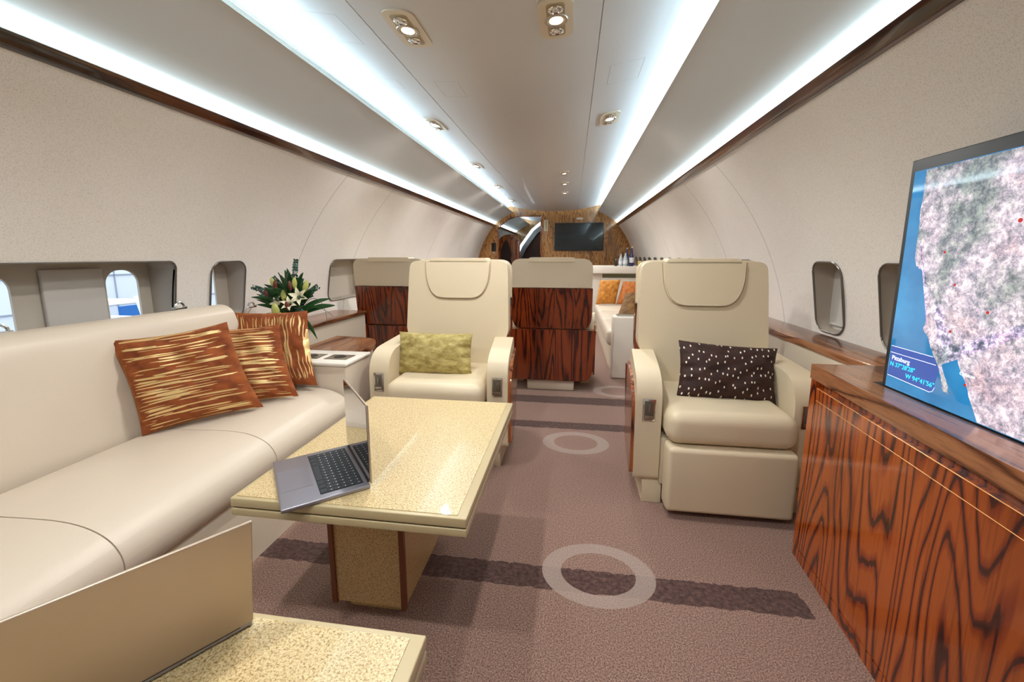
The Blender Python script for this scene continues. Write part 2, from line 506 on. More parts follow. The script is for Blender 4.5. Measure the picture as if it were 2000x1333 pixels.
def shell(side):
    bm = bmesh.new(); n = 72
    a0, a1 = math.asin((-.12 - ZC) / RAD), math.asin((ZT + .001 - ZC) / RAD)
    T = .012; rows = []
    for y in (Y0, Y1):
        ring = []
        for r in (RAD, RAD + T):
            rr = [bm.verts.new((XC + side * r * math.cos(a0 + (a1 - a0) * i / n), y, ZC + r * math.sin(a0 + (a1 - a0) * i / n))) for i in range(n + 1)]
            ring.append(rr)
        rows.append(ring)
    (A, B), (C, D) = rows
    for i in range(n):
        bm.faces.new((A[i], A[i + 1], C[i + 1], C[i])); bm.faces.new((B[i], B[i + 1], D[i + 1], D[i]))
        bm.faces.new((A[i], A[i + 1], B[i + 1], B[i])); bm.faces.new((C[i], C[i + 1], D[i + 1], D[i]))
    for i in (0, n): bm.faces.new((A[i], B[i], D[i], C[i]))
    cut = bmesh.new()
    for kind, s, y0, y1, z0, z1 in WINS:
        if s != side: continue
        r = .045 if kind == 'bank' else .07
        pts = round_rect(y1 - y0, z1 - z0, r, 6, (y0 + y1) / 2, (z0 + z1) / 2)
        extrude_poly(pts, lambda u, v, t: Vector((t, u, v)), XC + side * 1.4, XC + side * 2.4, cut)
    me = boolean_diff(bm, cut, 'wall')
    me.materials.clear()
    o = link_mesh('wall_left' if side < 0 else 'wall_right', me, M['wall'], sharp=30)
    tag(o, None, None, kind='structure')
shell(-1); shell(1)

def window(idx, kind, s, y0, y1, z0, z1):
    """reveal tunnel following the curved wall, with rim, shade and pane"""
    r = .045 if kind == 'bank' else .07
    pts = round_rect(y1 - y0, z1 - z0, r, 6, (y0 + y1) / 2, (z0 + z1) / 2)
    depth = .14 if kind == 'bank' else (.09 if s > 0 else .12)
    k = .93 if kind == 'single' else 1.0
    cy, cz = (y0 + y1) / 2, (z0 + z1) / 2
    def inner(u, v): return Vector((wall_x(v, s) - s * .003, u, v))
    def outer(u, v):
        uu, vv = cy + (u - cy) * k, cz + (v - cz) * k
        return Vector((wall_x(cz, s) + s * depth, uu, vv))
    bm = bmesh.new()
    A = [bm.verts.new(inner(u, v)) for u, v in pts]; B = [bm.verts.new(outer(u, v)) for u, v in pts]
    C = [bm.verts.new(inner(u, v) + Vector((s * .0, (u - cy) * .012, (v - cz) * .03))) for u, v in pts]
    n = len(pts)
    for i in range(n):
        bm.faces.new((A[i], A[(i + 1) % n], B[(i + 1) % n], B[i]))
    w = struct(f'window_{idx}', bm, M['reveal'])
    rim = bmesh.new()
    ring = [inner(u, v) - Vector((s * .002, 0, 0)) for u, v in pts] 
    ring = ring + [ring[0]]
    tube(rim, ring, .0045, 6)
    obj('rim', rim, M['rim'], w)
    for c in (C,): pass
    return w, outer, pts, depth

wi = 0
XB = -2.2
for kind, s, y0, y1, z0, z1 in WINS:
    wi += 1
    w, outer, pts, depth = window(wi, kind, s, y0, y1, z0, z1)
    xo = wall_x((z0 + z1) / 2, s) + s * depth
    if kind == 'single' and s > 0:
        bm = bmesh.new()
        x1 = xo - s * .012
        add_box(bm, min(xo, x1), max(xo, x1), y0 + .005, y1 - .005, z0 + .01, z1 - .008)
        obj('shade', bm, M['shade'], w, smooth=False)
        obj('shade_pull', box(min(x1, x1 - .012), max(x1, x1 - .012), y0 + .03, y1 - .03, z0 + .03, z0 + .045, .004), M['shade'], w)
    elif kind == 'single':
        # shade slid towards one side, open sliver of pane on the near side
        g = .16 if y0 < 3 else -.01
        obj('shade', box(xo, xo + .01, y0 + g, y1 - .0, z0 + .0, z1 - .0), M['shade_tan'], w, smooth=False)
    else:
        a = bmesh.new(); add_box(a, xo - .012, xo, y0 - .02, y1 + .02, z0 - .05, z1 + .02)
        c = bmesh.new()
        for ya, yb in ((1.765, 1.925), (1.19, 1.405), (.62, .86), (.08, .32)):
            extrude_poly(round_rect(yb - ya, .34, .07, 6, (ya + yb) / 2, .955), lambda u, v, t: Vector((t, u, v)), xo - .2, xo + .2, c)
        me = boolean_diff(a, c, 'bankpanel'); me.materials.clear()
        link_mesh('back_panel', me, M['shade_tan'], w)
        for ya, yb in ((1.50, 1.745), (.96, 1.17), (.42, .60)):
            obj('shade', box(xo + .001, xo + .02, ya, yb, z0, z1 - .03, .006), M['shade'], w)

# rear and front end walls closing the tube, and the wooden bulkhead with its doorway
def section(y, inset=0.0, n=40, zlow=-.02):
    """closed outline of the cabin section at station y (x, z)"""
    pts = []
    a1 = math.asin((ZT - ZC) / RAD); a0 = math.asin((zlow - ZC) / RAD)
    for i in range(n + 1):
        a = a0 + (a1 - a0) * i / n
        pts.append((XC + (RAD - inset) * math.cos(a), ZC + (RAD - inset) * math.sin(a)))
    pts += [(XC + 1.12, 2.2), (XC + .95, 2.30), (XC - .95, 2.30), (XC - 1.12, 2.2)]
    for i in range(n, -1, -1):
        a = a0 + (a1 - a0) * i / n
        pts.append((XC - (RAD - inset) * math.cos(a), ZC + (RAD - inset) * math.sin(a)))
    return pts
fullsec = [(XC - 1.9, -.05), (XC + 1.9, -.05), (XC + 1.9, 2.4), (XC - 1.9, 2.4)]
struct('wall_rear', extrude_poly(fullsec, lambda u, v, t: Vector((u, t, v)), Y0 - .05, Y0), M['wall'], smooth=False)
struct('wall_front', extrude_poly(fullsec, lambda u, v, t: Vector((u, t, v)), Y1, Y1 + .05), M['wood_bulk'], smooth=False)

a = extrude_poly(section(YB, -.004), lambda u, v, t: Vector((u, t, v)), YB, YB + .05)
c = bmesh.new()
door = [(-1.66, -.2), (-.70, -.2), (-.70, 2.055), (-1.22, 2.055), (-1.42, 1.995), (-1.60, 1.86), (-1.66, 1.78)]
door = round_poly(door, [0, 0, .03, .1, .1, .08, .05], 5)
extrude_poly(door, lambda u, v, t: Vector((u, t, v)), YB - .5, YB + .5, c)
me = boolean_diff(a, c, 'bulk'); me.materials.clear()
bh = tag(link_mesh('wall_bulkhead', me, M['wood_bulk'], smooth=False), None, None, kind='structure')
# door casing
cas = bmesh.new()
pth = [(-1.66, 0), (-1.66, 1.78), (-1.60, 1.86), (-1.42, 1.995), (-1.22, 2.055), (-.70, 2.055), (-.70, 0)]
for p, q in zip(pth[:-1], pth[1:]):
    tube(cas, [(p[0], YB - .012, p[1]), (q[0], YB - .012, q[1])], .014, 6)
tag(obj('door_1', cas, M['wood_side']), None, None, kind='structure')

# ceiling
def long_profile(name, prof, mat, ya=Y0, yb=Y1, both=True, thick=None):
    """open profile (half-width, z) mirrored for both sides, swept along the cabin"""
    out = []
    for s in (-1, 1):
        bm = bmesh.new()
        A = [bm.verts.new((XC + s * h, ya, z)) for h, z in prof]; B = [bm.verts.new((XC + s * h, yb, z)) for h, z in prof]
        n = len(prof)
        for i in range(n): bm.faces.new((A[i], A[(i + 1) % n], B[(i + 1) % n], B[i]))
        bm.faces.new(A[::-1]); bm.faces.new(B)
        out.append(bm)
    return out

def cel_z(h):
    h = abs(h)
    return 2.155 + .115 * (h / .95) ** 2
bm = bmesh.new()
hs = [-1.12, -1.03, -.95, -.85, -.75, -.65, -.57, -.503, -.5, -.497, -.4, -.3, -.2, -.1, 0, .1, .2, .3, .4, .497, .5, .503, .57, .65, .75, .85, .95, 1.03, 1.12]
pr = [(XC + h, cel_z(h) + (.006 if abs(abs(h) - .5) < .001 else 0)) for h in hs]
top = [(XC + 1.12, 2.40), (XC - 1.12, 2.40)]
extrude_poly(pr + top, lambda u, v, t: Vector((u, t, v)), Y0, Y1, bm)
struct('ceiling', bm, M['ceiling'], sharp=25)

# valance: lip -> sloped face -> recess behind the wood rail
val = [(.925, 2.147), (.95, 2.128), (1.00, 2.108), (1.10, 2.055), (1.20, 1.992), (1.275, 1.944), (1.30, 1.932), (1.33, 1.923), (1.36, 1.915), (1.376, 1.90), (1.382, 1.862), (1.386, 1.842),
       (1.41, 1.842), (1.41, 2.0), (1.14, 2.31), (1.12, 2.31), (1.12, 2.105), (1.0, 2.138), (.935, 2.156)]
for s, nm, bmv in zip((-1, 1), ('trim_1', 'trim_2'), long_profile('v', val, None)):
    struct(nm, bmv, M['valance'], sharp=40)
# rail: wood board standing in front of the light slot
rail = [(1.357, 1.853), (1.316, 1.883), (1.310, 1.876), (1.335, 1.845), (1.352, 1.838), (1.375, 1.838), (1.385, 1.86)]
for s, nm, bmv in zip((-1, 1), ('trim_3', 'trim_4'), long_profile('r', rail, None)):
    struct(nm, bmv, M['wood_trim'], sharp=60)

# access panel outlines and cross joints on the ceiling
bm = bmesh.new()
def seam(x0, y0, x1, y1, w=.0016):
    z0 = cel_z(x0 - XC) - .0008; z1 = cel_z(x1 - XC) - .0008
    d = Vector((x1 - x0, y1 - y0, 0)).normalized(); p = Vector((-d.y, d.x, 0)) * w / 2
    a, b = Vector((x0, y0, z0)), Vector((x1, y1, z1))
    bm.faces.new([bm.verts.new(q) for q in (a - p, a + p, b + p, b - p)])
for x0, y0, x1, y1 in ((-1.17, 1.8, -1.01, 2.05), (.18, 2.44, .355, 2.69), (-.80, 2.44, -.66, 2.67), (-1.16, 2.47, -1.03, 2.6)):
    for q in ((x0, y0, x1, y0), (x0, y0, x0, y1), (x1, y0, x1, y1), (x0, y1, x1, y1)): seam(*q)
for q in ((-.14, 2.99, .5, 2.99), (-.9, 2.99, -.14, 2.99), (-1.1, 5.9, .3, 5.9)): seam(*q)
o = obj('trim_5', bm, plain('ceiling_seam', '#8f8b86', .6), smooth=False); tag(o, None, None, kind='structure')

# ------------------------------------------------------------------ room beyond the doorway
sec2 = [(-1.30, 0), (-1.30, 1.2), (-1.36, 1.5), (-1.48, 1.66), (-1.60, 1.55), (-1.66, 1.3), (-1.72, 0)]
g = thing('galley_divider', 'arched wooden divider seen through the bulkhead doorway', 'divider', (-1.5, 10.4, 0))
pf = [(-.42, 0), (-.42, 1.40), (-.33, 1.60), (-.16, 1.72), (.08, 1.70), (.16, 1.62), (.16, 0)]
obj('panel', extrude_poly(round_poly(pf, [0, .1, .1, .1, .05, .05, 0]), lambda u, v, t: Vector((u, t, v)), 0, .05), M['wood_side'], g, smooth=False)
pf = [(-.28, 0), (-.28, 1.35), (-.14, 1.62), (-.02, 1.35), (-.02, 0)]
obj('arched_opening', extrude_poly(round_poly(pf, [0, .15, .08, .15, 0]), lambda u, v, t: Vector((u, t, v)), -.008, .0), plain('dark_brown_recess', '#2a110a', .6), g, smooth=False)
obj('corner_post', box(.10, .2, -.05, .05, 0, 1.58, .02), M['wood'], g)
d = thing('entry_partition', 'dark brown partition with silver frame beyond the doorway', 'partition', (-.8, 11.6, 0))
obj('panel', extrude_poly([(-.75, 0), (.9, 0), (.9, 2.1), (.1, 2.1), (-.2, 1.86), (-.5, 1.45), (-.72, 1.0)], lambda u, v, t: Vector((u, t, v)), 0, .06), plain('brown_leather_panel', '#4b2c22', .5, var=.5), d, smooth=False)
fr = bmesh.new()
arc = [(-.78, 1.0), (-.56, 1.45), (-.26, 1.86), (.04, 2.1)]
arc2 = [(u + .10, v - .07) for u, v in arc]
extrude_poly(arc + arc2[::-1], lambda u, v, t: Vector((u, t, v)), -.10, -.03, fr)
obj('silver_frame', fr, plain('silver_frame', '#a7b2bc', .3, .6), d, smooth=False)
fr = bmesh.new()
extrude_poly([(u - .06, v + .04) for u, v in arc] + arc[::-1], lambda u, v, t: Vector((u, t, v)), -.12, -.05, fr)
obj('light_strip', fr, plain('light_strip', '#ffffff', .5, emit='#f4fbff', est=1.2), d, smooth=False)
obj('notice_plate', box(.10, .32, -.06, -.05, 1.78, 1.86), M['white_panel'], d)

# ------------------------------------------------------------------ bulkhead fittings
t = thing('wall_television', 'switched-off flat television mounted on the wooden bulkhead', 'television', (.13, YB - .01, 1.3))
obj('frame', box(-.53, .53, -.035, .01, 0, .60, .006), M['bezel'], t)
obj('screen', box(-.515, .515, -.04, -.034, .015, .585), M['tv_off'], t, smooth=False)
t = thing('wall_sign', 'small cream upright sign on the bulkhead beside the doorway', 'sign', (-.59, YB - .005, 1.73))
obj('plate', box(-.045, .045, -.012, 0, 0, .24, .004), plain('cream_sign', '#e6dab8', .5), t)
obj('lettering', boxes([(-.008, .012, -.0135, -.012, .03 + i * .024, .045 + i * .024) for i in range(8)]), plain('sign_ink', '#6a5a40', .7), t, smooth=False)
tag(obj('wall_socket', box(-.07, .07, -.012, 0, 0, .04, .004), M['white_panel'], loc=(.14, YB, 1.97)), 'small white plate high on the bulkhead above the television', 'wall plate')
t = thing('wall_phone', 'black handset on the narrow wooden panel left of the doorway', 'phone', (-1.76, YB - .002, 1.29))
obj('cradle', box(-.05, .05, -.02, 0, 0, .19, .008), M['black'], t)
obj('knob', lathe(bmesh.new(), [(.004, -.012), (.016, -.01), (.016, 0)], 12, (0, 0, -.035), Matrix.Rotation(-PI / 2, 4, 'X')), M['chrome'], t)

# ------------------------------------------------------------------ club chair
def blade(pts, y0, y1, r=.012, seg=3, lean=None):
    """outline in x-z, extruded in y; lean(z)->dy"""
    bm = extrude_poly(pts, lambda u, v, t: Vector((u, t, v)), y0, y1)
    if r: bevelled(bm, r, seg)
    if lean:
        for v in bm.verts: v.co.y += lean(v.co.z)
    return bm

def lean(z): return .13 * max(0, z - .45)

def make_chair(label, group):
    c = thing('club_chair', label, 'chair', group=group)
    L = M['leather']
    # base
    obj('base', boxes([(-.21, .21, .05, .55, 0, .10)], .012), M['cream'], c)
    for s in (-1, 1):
        sk = bmesh.new()
        extrude_poly([(0.01, 0), (.30, 0), (.30, .115), (.03, .115), (.01, .08)], lambda u, v, t: Vector((t, u, v)), s * .27, s * .36, sk)
        obj('base_shoe', sk, L, c)
    obj('seat_box', box(-.285, .285, .0, .40, .10, .34, .01), M['leather_dim'], c)
    for s in (-1, 1):
        prof = round_poly([(0, .12), (0, .645), (.44, .685), (.48, .60), (.48, .12)], [.03, .15, .06, .04, .03], 7)
        bm = extrude_poly(prof, lambda u, v, t: Vector((t, u, v)), min(s * .288, s * .405), max(s * .288, s * .405))
        bevelled(bm, .016, 4)
        for v in bm.verts: v.co.x -= s * .03 * max(0, (v.co.y - .1) / .38)
        ar = obj('armrest', bm, L, c)
        pp = round_poly([(.035, .13), (.035, .515), (.16, .585), (.475, .60), (.475, .13)], [.02, .09, .05, .02, .02], 6)
        bm = extrude_poly(pp, lambda u, v, t: Vector((t, u, v)), min(s * .402, s * .420), max(s * .402, s * .420))
        bevelled(bm, .006, 2)
        for v in bm.verts: v.co.x -= s * .03 * max(0, (v.co.y - .1) / .38)
        obj('side_panel', bm, M['wood_side'], c)
        ctl = obj('seat_control', boxes([(-.030, .030, -.006, .004, -.055, .055)], .004), M['chrome'], ar, loc=(s * .347, 0, .475))
        obj('recess', box(-.022, .022, -.0072, -.004, -.046, .046, .002), plain('control_recess', '#6d675c', .35, .5), ctl)
        obj('lever', boxes([(-.003, .003, -.013, -.006, -.01, .03), (.006, .012, -.013, -.006, -.01, .03)][: 1 if s < 0 else 2] + [(-.02, .02, -.011, -.006, -.042, -.026)], .001), M['satin'], ctl)
    # seat cushion
    bm = box(-.278, .278, -.10, .44, .345, .50, .055, 6)
    for v in bm.verts:
        if v.co.z > .44: v.co.z += .012 * max(0, 1 - (v.co.x / .28) ** 2)
    obj('seat', bm, L, c, sharp=70)
    bm = box(-.274, .274, -.115, -.005, .03, .343, .022, 5)
    for v in bm.verts:
        if v.co.y < -.05 and .04 < v.co.z < .33: v.co.y -= .006 * max(0, 1 - (v.co.x / .28) ** 2)
    obj('footrest', bm, L, c, sharp=70)
    # backrest
    out = [(-.29, .42), (.29, .42), (.30, .62), (.345, .70), (.335, 1.08), (.325, 1.165), (-.325, 1.165), (-.335, 1.08), (-.345, .70), (-.30, .62)]
    out = round_poly(out, [.02, .02, .04, .04, .1, .055, .055, .1, .04, .04], 6)
    bm = blade(out, .40, .50, .03, 5, lean)
    bk = obj('backrest', bm, L, c, sharp=60)
    hp = round_poly([(-.215, 1.155), (-.205, 1.02), (-.15, .925), (.15, .925), (.205, 1.02), (.215, 1.155)], [.01, .06, .07, .07, .06, .01], 7)
    bm = blade(hp, .385, .43, .014, 4, lean)
    obj('headrest', bm, L, bk, sharp=60)
    # stitched seam round the headrest
    sm = bmesh.new()
    sp = round_poly([(-.222, 1.16), (-.212, 1.015), (-.155, .917), (.155, .917), (.212, 1.015), (.222, 1.16)], [0, .06, .07, .07, .06, 0], 7)
    tube(sm, [(u, .3985 + lean(v), v) for u, v in sp], .001, 5)
    obj('piping', sm, plain('piping_leather', '#8d7c60', .5), bk)
    # rear shell: leather cap, two wooden panels
    cap = round_poly([(-.345, .925), (.345, .925), (.345, 1.13), (.30, 1.172), (-.30, 1.172), (-.345, 1.13)], [0, 0, .04, .05, .05, .04], 5)
    obj('leather_cap', blade(cap, .49, .535, .012, 3, lean), M['leather_dim'], c)
    obj('head_roll', blade(round_poly([(-.20, 1.145), (.20, 1.145), (.19, 1.182), (-.19, 1.182)], .015, 4), .40, .54, .01, 3, lean), L, bk)
    up = round_poly([(-.31, .565), (.31, .565), (.35, .64), (.35, .92), (-.35, .92), (-.35, .64)], [.02, .02, .06, 0, 0, .06], 5)
    obj('upper_back_panel', blade(up, .49, .54, .006, 2, lean), M['wood_red'], c)
    lo = round_poly([(-.325, .10), (.325, .10), (.38, .20), (.388, .556), (-.388, .556), (-.38, .20)], [.03, .03, .06, .01, .01, .06], 5)
    obj('lower_back_panel', blade(lo, .50, .58, .008, 2), M['wood_red'], c)
    return c

ch = make_chair('cream leather club chair facing the viewer beside the wooden cabinet, dark spotted cushion on it', 'cream club chairs')
ch.location = (.722, 1.955, 0)
ch2 = copy_tree(ch); ch2.location = (-.745, 2.19, 0)
ch2['label'] = 'cream leather club chair facing the viewer behind the gold table, olive cushion on it'
ch3 = copy_tree(ch); ch3.location = (-.172, 4.17, 0); ch3.rotation_euler.z = PI
ch3['label'] = 'club chair turned away, full wooden back in view beside the aisle'
ch4 = copy_tree(ch); ch4.location = (-1.62, 4.17, 0); ch4.rotation_euler.z = PI
ch4['label'] = 'club chair turned away by the left wall, its wooden back half hidden'

# ------------------------------------------------------------------ left sofa
def sheared(bm, k=.08, y0=1.0):
    return bm
SX = -1.24
sofa = thing('sofa', 'long cream leather sofa along the left wall under the windows', 'sofa', (-1.6, .6, 0))
def soft_seat(y0, y1):
    prof = [(-1.795, .30), (-1.795, .452), (-1.60, .458), (-1.42, .466), (-1.32, .455), (-1.25, .425), (-1.215, .38), (-1.21, .33), (-1.225, .29), (-1.26, .27)]
    prof = round_poly(prof, [0, .03, .1, .08, .06, .06, .05, .04, .04, .02], 4)
    bm = extrude_poly(prof, lambda u, v, t: Vector((u + 1.6, t - .6, v)), y0 + .002, y1 - .002)
    bevelled(bm, .010, 4, 50)
    return bm
ys = [-1.55, -.94, -.34, .265, .873, 1.482, 2.075]
for a_, b_ in zip(ys[:-1], ys[1:]):
    obj('seat_cushion', soft_seat(a_, b_), M['sofa'], sofa, sharp=60)
bp = round_poly([(-1.83, .35), (-1.832, .46), (-1.895, .86), (-1.925, .915), (-2.0, .935), (-2.09, .90), (-2.12, .70), (-2.08, .35)], [0, .03, .08, .05, .06, .05, 0, 0], 5)
bm = extrude_poly(bp, lambda u, v, t: Vector((u + 1.6, t - .6, v)), -1.55, 2.05); bevelled(bm, .03, 4, 60)
for v in bm.verts: v.co.x += .05 * (v.co.y + .6 - 1.0) if v.co.x > -.45 else 0
obj('backrest', bm, M['sofa'], sofa, sharp=60)
bm = extrude_poly([(-1.9, 0), (-1.9, .28), (-1.245, .28), (-1.225, .0)], lambda u, v, t: Vector((u + 1.6, t - .6, v)), -1.55, 2.07)
obj('base', bm, M['cream'], sofa)

# end console with cup holders
con = thing('side_console', 'cream console with two cup holders at the far end of the sofa', 'console', (-1.5, 2.22, 0))
obj('body', box(-.42, .265, -.13, .15, 0, .585, .008), M['sofa'], con)
obj('top', box(-.43, .272, -.137, .155, .585, .607, .008), M['white_panel'], con)
for dx in (-.02, .16):
    h = obj('cup_holder', boxes([(dx - .07, dx + .07, -.06, .05, .606, .610)], .002), M['satin'], con)
    obj('well', lathe(bmesh.new(), [(.036, .6101), (.036, .6108), (.0, .6108)], 20, (dx, -.005, 0)), M['black'], h)

# low ledge along the left wall
led = thing('wall_ledge', 'low cream wall ledge with wooden top behind the flowers', 'ledge', (-2.0, 3.2, 0))
obj('top', box(-.17, .14, -.95, .36, .672, .70, .006), M['wood_y'], led)
obj('panel', box(-.05, .12, -.90, .36, 0, .672), M['cream'], led)
w2 = thing('wood_shelf', 'rounded brown wooden shelf between sofa console and left wall ledge', 'shelf', (-1.52, 2.60, 0))
obj('top', extrude_poly(round_poly([(-.22, -.20), (.20, -.20), (.22, .0), (.10, .22), (-.22, .26)], [.0, .06, .1, .1, 0], 6), lambda u, v, t: Vector((u, v, t)), .575, .60), M['wood_y'], w2)
obj('panel', box(-.21, .10, -.19, .18, 0, .575), M['cream'], w2)

# small chrome hooks at the window foot
for i, (x, y, z) in enumerate(((-2.03, 1.19, .925), (-2.06, 1.92, .925), (-2.13, 2.5, .86))):
    bm = bmesh.new()
    tube(bm, [(0, -.026 * math.cos(a), .028 * math.sin(a)) for a in [PI * k / 10 for k in range(11)]], .006, 6)
    add_box(bm, -.012, .012, -.034, .034, -.008, .004, .002)
    tag(obj('belt_ring', bm, M['chrome'], loc=(x, y, z)), ['small chrome ring on the sofa back below the nearest window', 'small chrome ring at the right end of the long window bank',
        'small chrome ring below the single narrow left window'][i], 'ring', 'chrome rings along the left windows')

# ------------------------------------------------------------------ cushions on the left sofa
pillow('striped_cushion', 'rust velvet cushion with gold streaks, nearest of three on the sofa', [(-1.895, 1.43, .85), (-1.555, 1.67, .90), (-1.465, 1.735, .475), (-1.755, 1.40, .455)], M['striped1'], .062, 'rust striped cushions', 1, .075, .006)
pillow('striped_cushion', 'rust velvet cushion with gold streaks, middle of three on the sofa', [(-1.98, 1.80, .825), (-1.50, 1.935, .845), (-1.385, 1.885, .48), (-1.70, 1.70, .46)], M['striped2'], .05, 'rust striped cushions', 2, .07, .006)
pillow('striped_cushion', 'rust cushion with upright gold streaks, farthest of three on the sofa', [(-1.975, 2.085, .885), (-1.48, 2.15, .89), (-1.365, 2.02, .495), (-1.80, 1.97, .47)], M['striped3'], .045, 'rust striped cushions', 3, .07, .006)

# cushions on chairs
pillow('lumbar_cushion', 'olive gold velvet lumbar cushion on the chair behind the table', [(-1.045, 2.40, .735), (-.582, 2.40, .735), (-.575, 2.33, .49), (-1.045, 2.33, .485)], M['olive'], .07, None, 4, .05, .006)
pillow('lumbar_cushion', 'dark brown lumbar cushion with pale spots on the right chair', [(.555, 2.22, .765), (1.035, 2.22, .735), (1.0, 2.10, .47), (.53, 2.10, .495)], M['dots'], .075, None, 5, .06, .006)

# ------------------------------------------------------------------ tables
def make_table(label):
    t = thing('coffee_table', label, 'table', group='gold speckled tables')
    HX, HY = .335, .425
    obj('lower_leaf', box(-HX, HX, -HY, HY, .486, .508, .003), M['tan_edge'], t)
    obj('gap', box(-HX + .006, HX - .006, -HY + .006, HY - .006, .508, .512), M['dark_gap'], t, smooth=False)
    obj('upper_leaf', box(-HX, HX, -HY, HY, .512, .538, .003), M['tan_edge'], t)
    obj('inlay', box(-HX + .012, HX - .026, -HY + .012, HY - .012, .5381, .5398), M['speck'], t, smooth=False)
    obj('apron', box(-.26, .26, -.33, .33, .462, .486, .010), M['tan_edge'], t)
    ped = obj('pedestal', box(-.185, .06, -.205, .20, .04, .462), M['speck_dark'], t, smooth=False)
    for x in (-.185, .06):
        for y in (-.205, .20): obj('corner_strip', box(x - .008, x + .008, y - .008, y + .008, .035, .462), M['brown_edge'], ped, smooth=False)
    obj('plinth', box(-.15, .045, -.175, .17, 0, .04), M['speck_dark'], t, smooth=False)
    return t
tb = make_table('gold speckled coffee table in front of the sofa with an open laptop facing left')
tb.location = (-.587, 1.362, 0)
tb2 = copy_tree(tb); tb2.location = (-.575, .187, 0)
tb2['label'] = 'nearer gold speckled coffee table at the bottom edge, laptop lid above it'

# ------------------------------------------------------------------ laptops
def make_laptop(label):
    """local: hinge along +x from origin, base towards -y, z up"""
    W, D, T = .304, .226, .012
    l = thing('laptop', label, 'laptop', group='open laptops')
    b = obj('base', box(0, W, -D, 0, 0, T, .004), M['alu'], l)
    obj('keyboard', boxes([(.022, W - .022, -.128, -.014, T, T + .0006)]), M['key'], b, smooth=False)
    bm = bmesh.new()
    for r in range(6):
        n = 14 if r not in (5,) else 10
        w = (W - .05) / n
        for k in range(n):
            x = .025 + k * w
            if r == 5 and 3 <= k <= 6:
                if k == 3: add_box(bm, x + .001, x + 4 * w - .001, -.125, -.109, T + .0006, T + .0016)
                continue
            y = -.018 - r * .0183
            add_box(bm, x + .001, x + w - .001, y - .0155, y, T + .0006, T + .0016)
    obj('keys', bm, plain('keycaps', '#272c33', .45), b, smooth=False)
    obj('legends', boxes([(.03 + k * (W - .05) / 14 + .005, .03 + k * (W - .05) / 14 + .0085, -.026 - r * .0183, -.0235 - r * .0183, T + .0016, T + .0018) for r in range(5) for k in range(14)]), M['white_paint'], b, smooth=False)
    obj('trackpad', box(W / 2 - .065, W / 2 + .065, -D + .008, -D + .088, T, T + .0004), plain('trackpad', '#98959f', .3, .6), b, smooth=False)
    obj('hinge', box(.02, W - .02, -.004, .003, T - .002, T + .006), M['black'], l)
    lid = bmesh.new(); add_box(lid, 0, W, -.0, .0055, .0, .234, .0022)
    li = obj('lid', lid, M['alu_lid'], l, loc=(0, 0, T + .002))
    obj('screen', box(.004, W - .004, -.0012, -.0, .006, .230), M['screen_off'], li, smooth=False)
    return l, li
lp, lid = make_laptop('open grey laptop with black keyboard on the farther gold table')
# hinge from D (-.755,1.262) to C (-.557,1.036)
ang = math.atan2(-.226, .198)
lp.location = (-.757, 1.262, .5402); lp.rotation_euler.z = ang
lid.rotation_euler.x = 0.0
lp2 = copy_tree(lp); lp2['label'] = 'open laptop at bottom left, back of its metal lid towards the viewer'
# hinge runs from far corner (-.541,.539) towards (-.71,.28); user on the sofa side
lp2.rotation_euler.z = math.atan2(-.816, -.58)
lp2.location = (-.556, .585, .5402)
for chd in lp2.children:
    if chd.name.startswith('lid'): chd.rotation_euler.x = -math.radians(16)

# ------------------------------------------------------------------ right cabinet and television
cab = thing('sideboard', 'glossy rosewood sideboard along the right wall under the map screen', 'cabinet', (1.1, .6, 0))
def cx_front(y): return .914 - .065 * (1.68 - y)
def slab(name, off, y0, y1, z0, z1, mat, par, xb=1.36, r=.004):
    bm = bmesh.new()
    pts = [(cx_front(y0) + off, y0), (xb, y0), (xb, y1), (cx_front(y1) + off, y1)]
    extrude_poly(pts, lambda u, v, t: Vector((u - 1.1, v - .6, t)), z0, z1, bm)
    if r: bevelled(bm, r, 2)
    return obj(name, bm, mat, par)
slab('body', .012, -1.4, 1.672, .0, .70, M['wood'], cab, xb=1.225)
slab('plinth', .0, -1.4, 1.68, .0, .045, M['wood'], cab, xb=1.2)
slab('top', -.004, -1.4, 1.685, .738, .792, M['wood_y'], cab, xb=1.36, r=.01)
slab('fascia', .016, -1.4, 1.672, .70, .738, M['wood'], cab, xb=1.225)
slab('side_stile', .0, 1.645, 1.682, .04, .738, M['wood'], cab, xb=1.225)
for ya, yb in ((.62, 1.64), (-.44, .61), (-1.4, -.45)):
    dd = slab('door', .0, ya, yb, .05, .712, M['wood'], cab, xb=1.0, r=.003)
    bm = bmesh.new()
    tube(bm, [(cx_front(ya) - 1.1 - .0006, ya - .6 + .01, .665), (cx_front(yb) - 1.1 - .0006, yb - .6 - .006, .665)], .0012, 4)
    tube(bm, [(cx_front(ya) - 1.1 - .0006, ya - .6 + .01, .711), (cx_front(yb) - 1.1 - .0006, yb - .6 - .006, .711)], .0014, 4)
    obj('inlay_line', bm, M['inlay'], dd)
# ledge continuing beyond the cabinet
lg = thing('window_ledge', 'wooden topped ledge along the right wall behind the club chair', 'ledge', (1.2, 3.0, 0))
obj('top', box(-.03, .17, -1.30, 1.0, .735, .775, .008), M['wood_y'], lg)
obj('panel', box(-.02, .15, -1.28, 1.0, .0, .735), M['cream'], lg)

